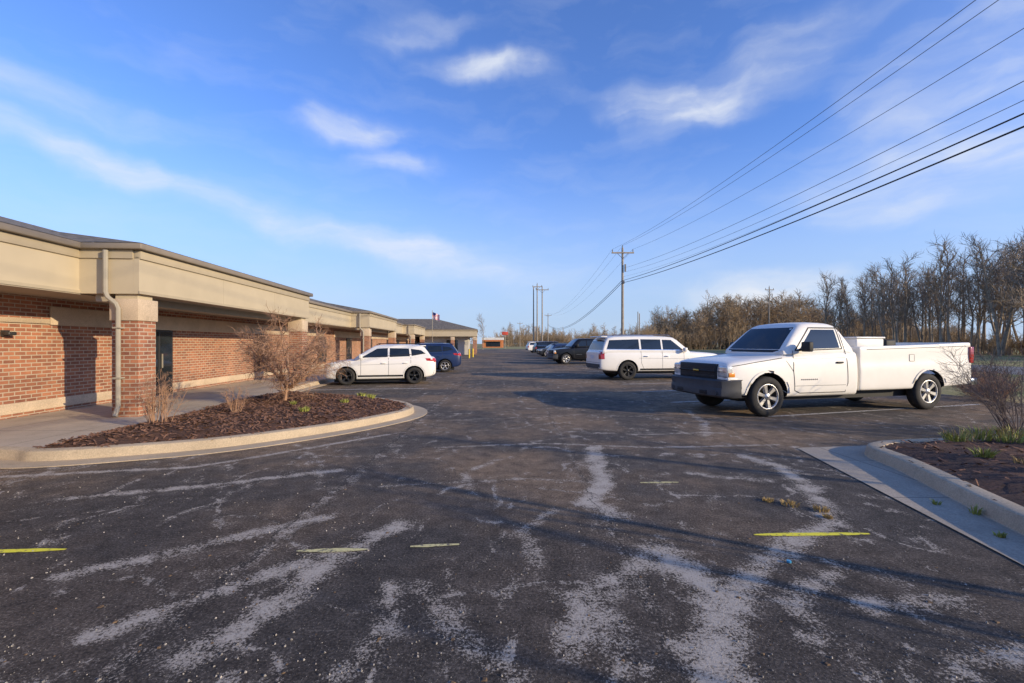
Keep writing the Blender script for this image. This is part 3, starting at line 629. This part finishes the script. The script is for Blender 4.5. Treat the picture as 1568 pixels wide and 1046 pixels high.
def bed_ring(x,zb,zt,hw):
    h=zt-zb
    half=[(hw*.5,zb),(hw*.95,zb),(hw*.985,zb+.03*h),(hw*1.0,zb+.22*h),(hw*1.0,zb+.55*h),(hw*.982,zb+.62*h),(hw*.985,zb+.88*h),(hw*.980,zt-.025),(hw*.965,zt-.003),(hw*.92,zt),(hw*.5,zt)]
    return [(y,z) for y,z in half]+[(-y,z) for y,z in half[::-1]]
def finish(o,cut=None,sub=2,ang=40):
    if sub:
        mo=o.modifiers.new('s','SUBSURF');mo.levels=sub;mo.render_levels=sub
    cs=[]
    for c in (cut or []):
        mo=o.modifiers.new('b','BOOLEAN');mo.object=c;mo.operation='DIFFERENCE';mo.solver='EXACT';cs.append(c)
    bpy.context.view_layer.update()
    dg=bpy.context.evaluated_depsgraph_get(); me=bpy.data.meshes.new_from_object(o.evaluated_get(dg))
    o.modifiers.clear(); o.data=me
    for c in cs: bpy.data.objects.remove(c,do_unlink=True)
    me.polygons.foreach_set('use_smooth',[True]*len(me.polygons)); me.set_sharp_from_angle(angle=R(ang))
    return o
def fixn(o):
    bm=bmesh.new();bm.from_mesh(o.data);bmesh.ops.recalc_face_normals(bm,faces=bm.faces);bm.to_mesh(o.data);bm.free()
def vehicle(name,loc,yaw,S,scale=1.0):
    P=empty(name,(loc[0],loc[1],0),yaw); P.scale=(scale,)*3
    pm=S['paint']; objs=[]
    cutr=S['r']*S.get('archk',1.17)
    for bi,stn in enumerate(S['bodies']):
        v,f=loft(stn,body_ring if bi==0 else bed_ring); o=mesh_obj('body' if bi==0 else 'cargo_bed',v,f,pm); fixn(o)
        cutters=[]
        xs0=min(s[0] for s in stn);xs1=max(s[0] for s in stn)
        ax=[a for a in S['axles'] if xs0-.3<a<xs1+.3]
        for a in ax:
            for sd_ in (1,-1):
                hw=S['hw']; n=36
                c=mesh_obj('cut',[(a+cutr*math.cos(2*math.pi*k/n),sd_*y,S['r']*1.02+cutr*math.sin(2*math.pi*k/n)) for y in (hw-.34,hw+.3) for k in range(n)],
                   [tuple(range(n)),tuple(range(n,2*n))]+[(k,(k+1)%n,n+(k+1)%n,n+k) for k in range(n)]); fixn(c); cutters.append(c)
        if bi==1:
            x0,x1=xs0+.07,xs1-.07
            c=box('cut2',(x0,-S['hw']+.1,.85),(x1,S['hw']-.1,2.5),pm); cutters.append(c)
        finish(o,cutters,sub=2,ang=30 if bi else 40)
        me=o.data; me.materials.append(MPL)
        for p in me.polygons:
            for a in ax:
                ok=all(math.hypot(me.vertices[i].co.x-a,me.vertices[i].co.z-S['r']*1.02)<cutr*1.004 for i in p.vertices)
                if ok: p.material_index=1
        o.parent=P; objs.append(o)
    A,Bq,C,D,zb,zr_,wb,wt=S['gh']
    stn=[(A,zb,zb+.03),(A-.12*(A-Bq),zb,zb+.03+.14*(zr_-zb)),(Bq+.12*(A-Bq),zb,zr_-.10*(zr_-zb)),(Bq-.05,zb,zr_-.015),(Bq*.6+C*.4,zb,zr_+.01),(C+.12,zb,zr_-.01),(C-.1*(C-D),zb,zr_-.10*(zr_-zb)),(D+.1*(C-D),zb,zb+.12*(zr_-zb)),(D,zb,zb+.03)]
    def gr(x,z0,z1):
        def yy(z): return wb+(wt-wb)*(z-zb)/(zr_-zb)
        h=z1-z0; half=[(wb,z0-.06),(yy(z0+.02*h),z0+.02*h),(yy(z0+.5*h),z0+.5*h),(yy(z0+.86*h),z0+.86*h),(yy(z1)-.03,z0+.96*h),(yy(z1)-.11,z1),(yy(z1)*.4,z1+.02)]
        return [(y,z) for y,z in half]+[(-y,z) for y,z in half[::-1]]
    v,f=loft(stn,gr); o=mesh_obj('cabin',v,f,pm); fixn(o); finish(o,None,1,45); o.parent=P; objs.append(o)
    vv=[];ff=[]
    for o in objs:
        b0=len(vv); vv+=[v.co.copy() for v in o.data.vertices]; ff+=[tuple(b0+i for i in p.vertices) for p in o.data.polygons]
    bvh=BVHTree.FromPolygons(vv,ff)
    acc={}
    def patch(quad,mat,axis='y',sides=(1,-1),off=.005,n=7,m=5,maxd=None):
        vs,fs=acc.setdefault(mat.name,([],[]))
        for sd_ in sides:
            g={}
            for i in range(n+1):
                for j in range(m+1):
                    s,t=i/n,j/m
                    a=[(1-s)*(1-t)*quad[0][k]+s*(1-t)*quad[1][k]+s*t*quad[2][k]+(1-s)*t*quad[3][k] for k in (0,1)]
                    if axis=='y': og=Vector((a[0],sd_*3,a[1]));dr=Vector((0,-sd_,0))
                    elif axis=='z': og=Vector((a[0],a[1],4));dr=Vector((0,0,-1))
                    else: og=Vector((sd_*9,a[0],a[1]));dr=Vector((-sd_,0,0))
                    h=bvh.ray_cast(og,dr)
                    if h[0] is None: continue
                    nn=h[1] if h[1].dot(dr)<0 else -h[1]
                    g[(i,j)]=h[0]+nn*off
            ids={}
            for k,p in g.items(): ids[k]=len(vs);vs.append(p)
            for i in range(n):
                for j in range(m):
                    ks=[(i,j),(i+1,j),(i+1,j+1),(i,j+1)]
                    if all(k in g for k in ks):
                        pp=[g[k] for k in ks]
                        if max((pp[q]-pp[(q+1)%4]).length for q in range(4))<.5: fs.append(tuple(ids[k] for k in ks))
    def line(pts,wd,mat,axis='y',sides=(1,-1),off=.004):
        for a,b_ in zip(pts[:-1],pts[1:]):
            d=Vector((b_[0]-a[0],b_[1]-a[1])); 
            if d.length<1e-6: continue
            d.normalize(); q=Vector((-d.y,d.x))*wd/2; L=math.dist(a,b_)
            patch([(a[0]-q.x,a[1]-q.y),(b_[0]-q.x,b_[1]-q.y),(b_[0]+q.x,b_[1]+q.y),(a[0]+q.x,a[1]+q.y)],mat,axis,sides,off,max(1,int(L/.12)),1)
    S['detail'](P,patch,line,S)
    for mn,(vs,fs) in acc.items():
        if fs:
            o=mesh_obj(mn+'_parts',vs,fs,bpy.data.materials[mn],P,True)
            o.data.set_sharp_from_angle(angle=R(60))
    for a in S['axles']:
        for sd_ in (1,-1): wheel(P,(a,sd_*(S['hw']-.135),S['r']),sd_,S['r'],S.get('rim',MAL),S.get('spokes',6))
    zb_=S['bodies'][0][4][1]
    box('underbody',(min(S['axles'])-.5,-S['hw']*.7,zb_-.1),(max(S['axles'])+.5,S['hw']*.7,zb_+.1),MPL,P)
    return P
def arc(a,r,z,R_,t0,t1,n=14): return [(a+R_*math.cos(R(t0+(t1-t0)*k/n)),z+R_*math.sin(R(t0+(t1-t0)*k/n))) for k in range(n+1)]
# --- pickup
def pickup_spec(pm,wb=4.6,crew=False,rim=MAL,front=1.02):
    r=.44;cb=-2.47 if not crew else -2.95
    S=dict(paint=pm,r=r,hw=1.02,axles=(0,-wb),rim=rim,spokes=6,archk=1.18)
    end=-wb-1.42
    S['bodies']=[[(front,.66,1.02,.80),(front-.03,.60,1.13,.90),(front-.12,.52,1.19,.965),(front-.4,.46,1.23,1.0),(.3,.42,1.27,1.02),(-.2,.40,1.31,1.02),(-.6,.40,1.37,1.02),(-1.4,.40,1.42,1.02),(cb+.15,.40,1.44,1.02),(cb+.03,.40,1.44,1.02),(cb,.40,1.44,1.01)],
      [(cb-.035,.53,1.50,1.01),(cb-.045,.50,1.53,1.02),(cb-.2,.50,1.535,1.02),(-wb+.6,.50,1.56,1.02),(-wb-.6,.53,1.60,1.02),(end+.15,.58,1.63,1.02),(end+.03,.58,1.63,1.01),(end,.60,1.62,.99)]]
    S['gh']=(-.42,-1.12,cb+.36,cb+.03,1.36,2.09,.97,.74)
    S['cb']=cb;S['end']=end;S['wb']=wb;S['front']=front
    def det(P,patch,line,S):
        cb,end,wb=S['cb'],S['end'],S['wb']; f=S['front']
        if not crew:
            patch([(-.90,1.47),(-2.02,1.50),(-2.0,1.92),(-1.36,1.92)],MCG); line([(-.76,1.44),(-1.30,1.96),(-2.06,1.96),(-2.08,1.48),(-.78,1.44)],.025,MPL,off=.006)
        else:
            patch([(-.88,1.46),(-1.72,1.49),(-1.72,1.94),(-1.32,1.92)],MCG); patch([(-1.8,1.49),(cb+.5,1.5),(cb+.6,1.93),(-1.8,1.94)],MCG)
        patch([(-.80,1.47),(.80,1.47),(.66,1.97),(-.66,1.97)],MCG,'x',(1,),n=12); patch([(-.7,1.5),(.7,1.5),(.6,1.92),(-.6,1.92)],MCG,'x',(-1,),n=8)
        patch([(-.78,1.40),(.78,1.40),(.80,1.455),(-.80,1.455)],MPL,'x',(1,),n=10,m=1)
        line([(-.70,1.44),(-.66,1.0),(-.70,.56),(-.84,.5),(-2.1,.5),(-2.16,.7),(-2.14,1.5),(-2.12,1.9)],.018,MSEAM)
        if crew: line([(-1.76,1.46),(-1.76,.5)],.014,MSEAM)
        line([(.9,1.10),(.3,1.19),(-.40,1.28)],.014,MSEAM)
        line([(-.40,1.34),(-.66,.98)],.010,MSEAM)
        line([(-.7,1.26),(-2.1,1.28)],.008,MSEAM,off=.002); line([(-.7,.66),(-2.1,.66)],.008,MSEAM,off=.002)
        for a in (0,-wb): line(arc(a,0,r_*1.02,r_*1.235,-8,188),.05,pm,off=.018)
        for s in (1,-1):
            box('door_handle',(-2.02,s*1.005-.02,1.15),(-1.84,s*1.005+.035,1.19),MPL,P,.01)
            box('mirror',(-.97,s*1.13-.11,1.42),(-.84,s*1.13+.11,1.64),MPL,P,.03,3); box('mirror_arm',(-.94,s*1.0-.06,1.45),(-.88,s*1.0+.06,1.49),MPL,P)
        for k in range(9): line([(-.86-.052*k,.80),(-.86-.052*k-.030,.80)],.028,MCHR,sides=(1,),off=.006)
        for s in (1,-1):
            box('headlight',(f-.17,s*.82-.155,.86),(f+.0,s*.82+.155,1.12),MHL,P,.04,3)
            box('headlight_divider',(f-.02,s*.82-.15,.985),(f+.008,s*.82+.12,.995),MSEAM,P)
            box('marker',(f-.20,s*.975-.012,.88),(f-.04,s*.975+.012,.97),MAM,P,.01)
            box('fender_cheek',(f-.30,s*.93-.05,.80),(f-.02,s*.93+.05,.87),pm,P,.02)
        box('grille',(f-.1,-.66,.80),(f+.035,.66,1.15),MPL,P,.03,3)
        box('grille_bar',(f+.0,-.655,.965),(f+.055,.655,1.005),MPL,P,.012)
        box('grille_emblem',(f+.02,-.10,.96),(f+.07,.10,1.01),MGOLD,P,.015)
        for k in range(4): box('grille_slat',(f+.0,-.63,.86+.026*k+(.0 if k<2 else .09)),(f+.043,.63,.868+.026*k+(.0 if k<2 else .09)),MPG,P)
        bst=[(y,x) for y,x in ((-1.03,f-.32),(-1.03,f-.08),(-.93,f+.10),(-.6,f+.17),(0,f+.20),(.6,f+.17),(.93,f+.10),(1.03,f-.08),(1.03,f-.32))]
        vs=[];fs=[];zz=(.43,.47,.60,.64,.79,.82); inn=(.05,.0,.0,.02,.0,.06)
        for (y,x) in bst:
            for z,i_ in zip(zz,inn): vs.append((x-i_,y*(1-i_*.5),z))
        m_=len(zz)
        for i in range(len(bst)-1):
            for k in range(m_-1): a=i*m_+k; fs.append((a,a+m_,a+m_+1,a+1))
        inner0=len(vs)
        for (y,x) in bst: vs+= [(x-.22,y*.9,.82),(x-.22,y*.9,.43)]
        for i in range(len(bst)-1):
            fs.append((i*m_+m_-1,(i+1)*m_+m_-1,inner0+2*(i+1),inner0+2*i)); fs.append((i*m_,inner0+2*i+1,inner0+2*(i+1)+1,(i+1)*m_))
        o=mesh_obj('front_bumper',vs,fs,MPG,P,True); o.data.set_sharp_from_angle(angle=R(35))
        box('bumper_slot',(f+.13,-.55,.48),(f+.185,.55,.57),MPL,P,.01)
        for s in (1,-1): tube('fog_lamp',[(f+.07,s*.78,.53),(f+.15,s*.78,.53)],.05,MPG,P,12)
        for s in (1,-1): box('tail_light',(end-.02,s*.95-.09,1.12),(end+.12,s*.95+.085,1.52),MTL,P,.02)
        box('rear_bumper',(end-.22,-.98,.55),(end+.02,.98,.74),MCHR,P,.03)
        line([(cb-.25,1.46),(end+.05,1.54)],.012,MSEAM,off=.004)
        patch([(-wb+.62,1.18),(-wb+.47,1.18),(-wb+.47,1.34),(-wb+.62,1.34)],pm,sides=(1,),off=.006,n=2,m=2); line([(-wb+.62,1.18),(-wb+.47,1.18),(-wb+.47,1.34),(-wb+.62,1.34),(-wb+.62,1.18)],.008,MSEAM,sides=(1,),off=.007)
        if not crew:
            box('toolbox',(cb-.95,-.86,1.42),(cb-.12,.86,1.72),PW2,P,.03); box('toolbox_lid',(cb-.97,-.88,1.72),(cb-.10,.88,1.76),PW2,P,.012)
            box('cargo',(cb-2.1,-.5,1.3),(cb-1.75,.3,1.70),MPL,P,.04)
            tube('muffler',[(-3.2,.3,.42),(-3.9,.3,.42)],.10,MPG,P,10); tube('frame_rail',[(-2.4,.45,.46),(-wb-1.2,.45,.52)],.07,MPL,P,6)
    r_=r; S['detail']=det; return S
tf=Vector((-.972,-.234)); tn=Vector((-.234,.972))
oc=Vector((5.57,9.93))+tn*.98
vehicle('white_pickup_truck',oc,math.atan2(tf.y,tf.x),pickup_spec(PW_,4.62))
vehicle('black_pickup_truck',(4.0,35.9),R(190),pickup_spec(PBK,3.9,True),.95)
# --- SUVs
def suv_spec(pm,kind):
    if kind=='large':
        S=dict(r=.41,hw=1.03,axles=(1.85,-1.62),rim=MAB,spokes=6,gh=(1.38,.62,-2.52,-2.80,1.18,1.93,1.0,.80))
        S['bodies']=[[(2.86,.62,1.0,.80),(2.83,.52,1.08,.90),(2.72,.42,1.14,.97),(2.4,.36,1.18,1.01),(1.7,.36,1.22,1.03),(1.2,.36,1.25,1.03),(0,.36,1.25,1.03),(-1.6,.36,1.26,1.03),(-2.4,.38,1.27,1.02),(-2.74,.42,1.27,.99),(-2.86,.46,1.26,.95),(-2.89,.52,1.2,.90)]]
        wins=[[(1.02,1.31),(.05,1.31),(.05,1.77),(.48,1.76)],[(-.03,1.31),(-.97,1.32),(-.97,1.79),(-.03,1.78)],[(-1.06,1.32),(-2.58,1.35),(-2.42,1.75),(-1.06,1.79)]]
        fx,rx,zt=2.85,-2.88,1.93; doors=[(1.05,.0,-1.0)]
    else:
        S=dict(r=.355,hw=.93,axles=(1.37,-1.34),rim=MAB if kind=='escape' else MAL,spokes=5,gh=(1.12,.22,-1.72,-2.12,1.03,1.65,.88,.66))
        S['bodies']=[[(2.27,.42,.76,.58),(2.24,.34,.84,.70),(2.12,.27,.90,.82),(1.85,.23,.96,.90),(1.4,.22,1.01,.93),(.95,.22,1.06,.93),(0,.22,1.08,.93),(-1.2,.23,1.12,.93),(-1.8,.26,1.15,.91),(-2.1,.32,1.14,.85),(-2.22,.40,1.08,.77),(-2.26,.48,1.0,.68)]]
        wins=[[(.80,1.12),(-.26,1.14),(-.26,1.51),(.16,1.49)],[(-.34,1.14),(-1.16,1.17),(-1.12,1.49),(-.34,1.51)],[(-1.24,1.18),(-1.80,1.28),(-1.62,1.42),(-1.2,1.48)]]
        fx,rx,zt=2.26,-2.25,1.65; doors=[(.82,-.3,-1.2)]
    S['paint']=pm
    def det(P,patch,line,S):
        big=kind=='large'; hw=S['hw']; ax=S['axles']; r=S['r']; zb=S['gh'][4]; z0=.5 if big else .40
        for q in wins: patch(q,MCG)
        w1=S['gh'][6]-.12;w2=S['gh'][7]-.10
        patch([(-w1,zb+.10),(w1,zb+.10),(w2,zt-.11),(-w2,zt-.11)],MCG,'x',(1,),n=12)
        patch([(-w1,zb+.14),(w1,zb+.14),(w2,zt-.13),(-w2,zt-.13)],MCG,'x',(-1,),n=10)
        line([wins[0][0],wins[-1][1]],.022,MPL if not big else MCHR,off=.007)
        a,b_,c=doors[0]
        for x in (a-.02,b_,c): line([(x,zb+.08),(x,z0)] if x!=c else [(x,zb+.1),(x,.75),(x+.12,z0)],.011,MSEAM)
        line([(ax[0]-.45,z0-.03),(ax[1]+.45,z0-.03)],.07,MPL,off=.008)
        line([(ax[0]-.45,z0+.42),(ax[1]+.5,z0+.46)],.008,MSEAM,off=.002)
        for x in ax: line(arc(x,0,r*1.02,r*1.225,-5,185),.045,MPL if not big else pm,off=.010)
        for x in (b_+.10,c+.12):
            for s in (1,-1): box('door_handle',(x,s*hw-.03,zb-.16),(x+.19,s*hw+.03,zb-.12),pm if not big else MCHR,P,.01)
        for s in (1,-1):
            box('mirror',(a-.10,s*(hw+.10)-.10,zb+.06),(a+.04,s*(hw+.10)+.10,zb+.24),pm,P,.035,3)
            line_y=s*(S['gh'][7]-.06)
            tube('roof_rail',[(.2 if not big else .5,line_y,zt+.0),(.1 if not big else .4,line_y,zt+.05),(rx+.75,line_y,zt+.05),(rx+.6,line_y,zt)],.016,MPL if not big else MCHR,P,6)
        if big:
            for s in (1,-1):
                patch([(s*.66,.86),(s*.95,.86),(s*.95,1.08),(s*.66,1.06)],MHL,'x',(1,),n=4,m=3,off=.01)
                patch([(s*.80,.92),(s*.97,.92),(s*.96,1.24),(s*.82,1.24)],MTL,'x',(-1,),n=4,m=4,off=.012)
            patch([(2.80,.9),(2.55,.95),(2.55,1.05),(2.80,1.05)],MHL,off=.008,n=3,m=2); patch([(-2.84,.92),(-2.68,.92),(-2.68,1.24),(-2.84,1.22)],MTL,off=.010,n=3,m=4)
            patch([(-.62,.72),(.62,.72),(.62,1.04),(-.62,1.04)],MPL,'x',(1,),off=.012)
            patch([(-.9,.5),(.9,.5),(.9,.70),(-.9,.70)],MPG,'x',(-1,),off=.015,n=8,m=2)
            patch([(-.2,.92),(.2,.92),(.2,1.08),(-.2,1.08)],MPLT,'x',(-1,),off=.014,n=2,m=2)
            line([(-.9,.76),(.9,.76)],.012,MSEAM,'x',(-1,)); box('rear_spoiler',(rx+.12,-.72,zt-.05),(rx+.42,.72,zt+.0),pm,P,.02)
        else:
            for s in (1,-1):
                patch([(s*.42,.70),(s*.80,.72),(s*.80,.84),(s*.45,.80)],MHL,'x',(1,),n=5,m=2,off=.01)
                patch([(s*.40,.92),(s*.80,.92),(s*.78,1.08),(s*.44,1.06)],MTL,'x',(-1,),n=5,m=3,off=.01)
            patch([(2.18,.72),(1.86,.78),(1.84,.88),(2.12,.85)],MHL,off=.008,n=4,m=2)
            patch([(-2.2,.95),(-1.86,.98),(-1.80,1.08),(-2.18,1.08)],MTL,off=.010,n=4,m=3)
            patch([(-.42,.50),(.42,.50),(.45,.76),(-.45,.76)],MPL,'x',(1,),off=.012)
            patch([(-.7,.3),(.7,.3),(.7,.42),(-.7,.42)],MPL,'x',(1,),off=.01); patch([(-.8,.34),(.8,.34),(.8,.58),(-.8,.58)],MPL,'x',(-1,),off=.01)
            patch([(-.2,.74),(.2,.74),(.2,.88),(-.2,.88)],MPLT,'x',(-1,),off=.012,n=2,m=2)
            box('rear_spoiler',(rx+.42,-.55,zt-.06),(rx+.68,.55,zt-.02),pm,P,.015)
    S['detail']=det; return S
vehicle('white_large_suv',(6.5,21.15),R(9.5),suv_spec(PW2,'large'))
vehicle('white_compact_suv',(-5.26,18.50),R(192),suv_spec(PW2,'escape'),.94)
vehicle('blue_compact_suv',(-5.15,26.2),R(186),suv_spec(PBL,'blue'),.98)
for i,(nm,y,p,k,s) in enumerate([('blue_parked_car',42,PBL,'c',.95),('white_parked_car',47,PW2,'c',.95),('red_parked_car',51,PRD,'c',.9),('grey_parked_car',57,PGY,'c',1.),('black_parked_car',63,PBK,'large',.95),('silver_parked_car',71,PSV,'c',1.),('white_parked_car',80,PW2,'large',1.)]):
    vehicle(nm,(5.4+(i%3)*.3,y),R(190 if i%2 else 10),suv_spec(p,k),s)
for i,(x,y) in enumerate([(-4.7,50),(-4.6,53.5)]):
    tube('yellow_bollard',[(x,y,0),(x,y,1.0)],.09,pmat('bollard_yellow',(.7,.5,.04),.6),None,12)
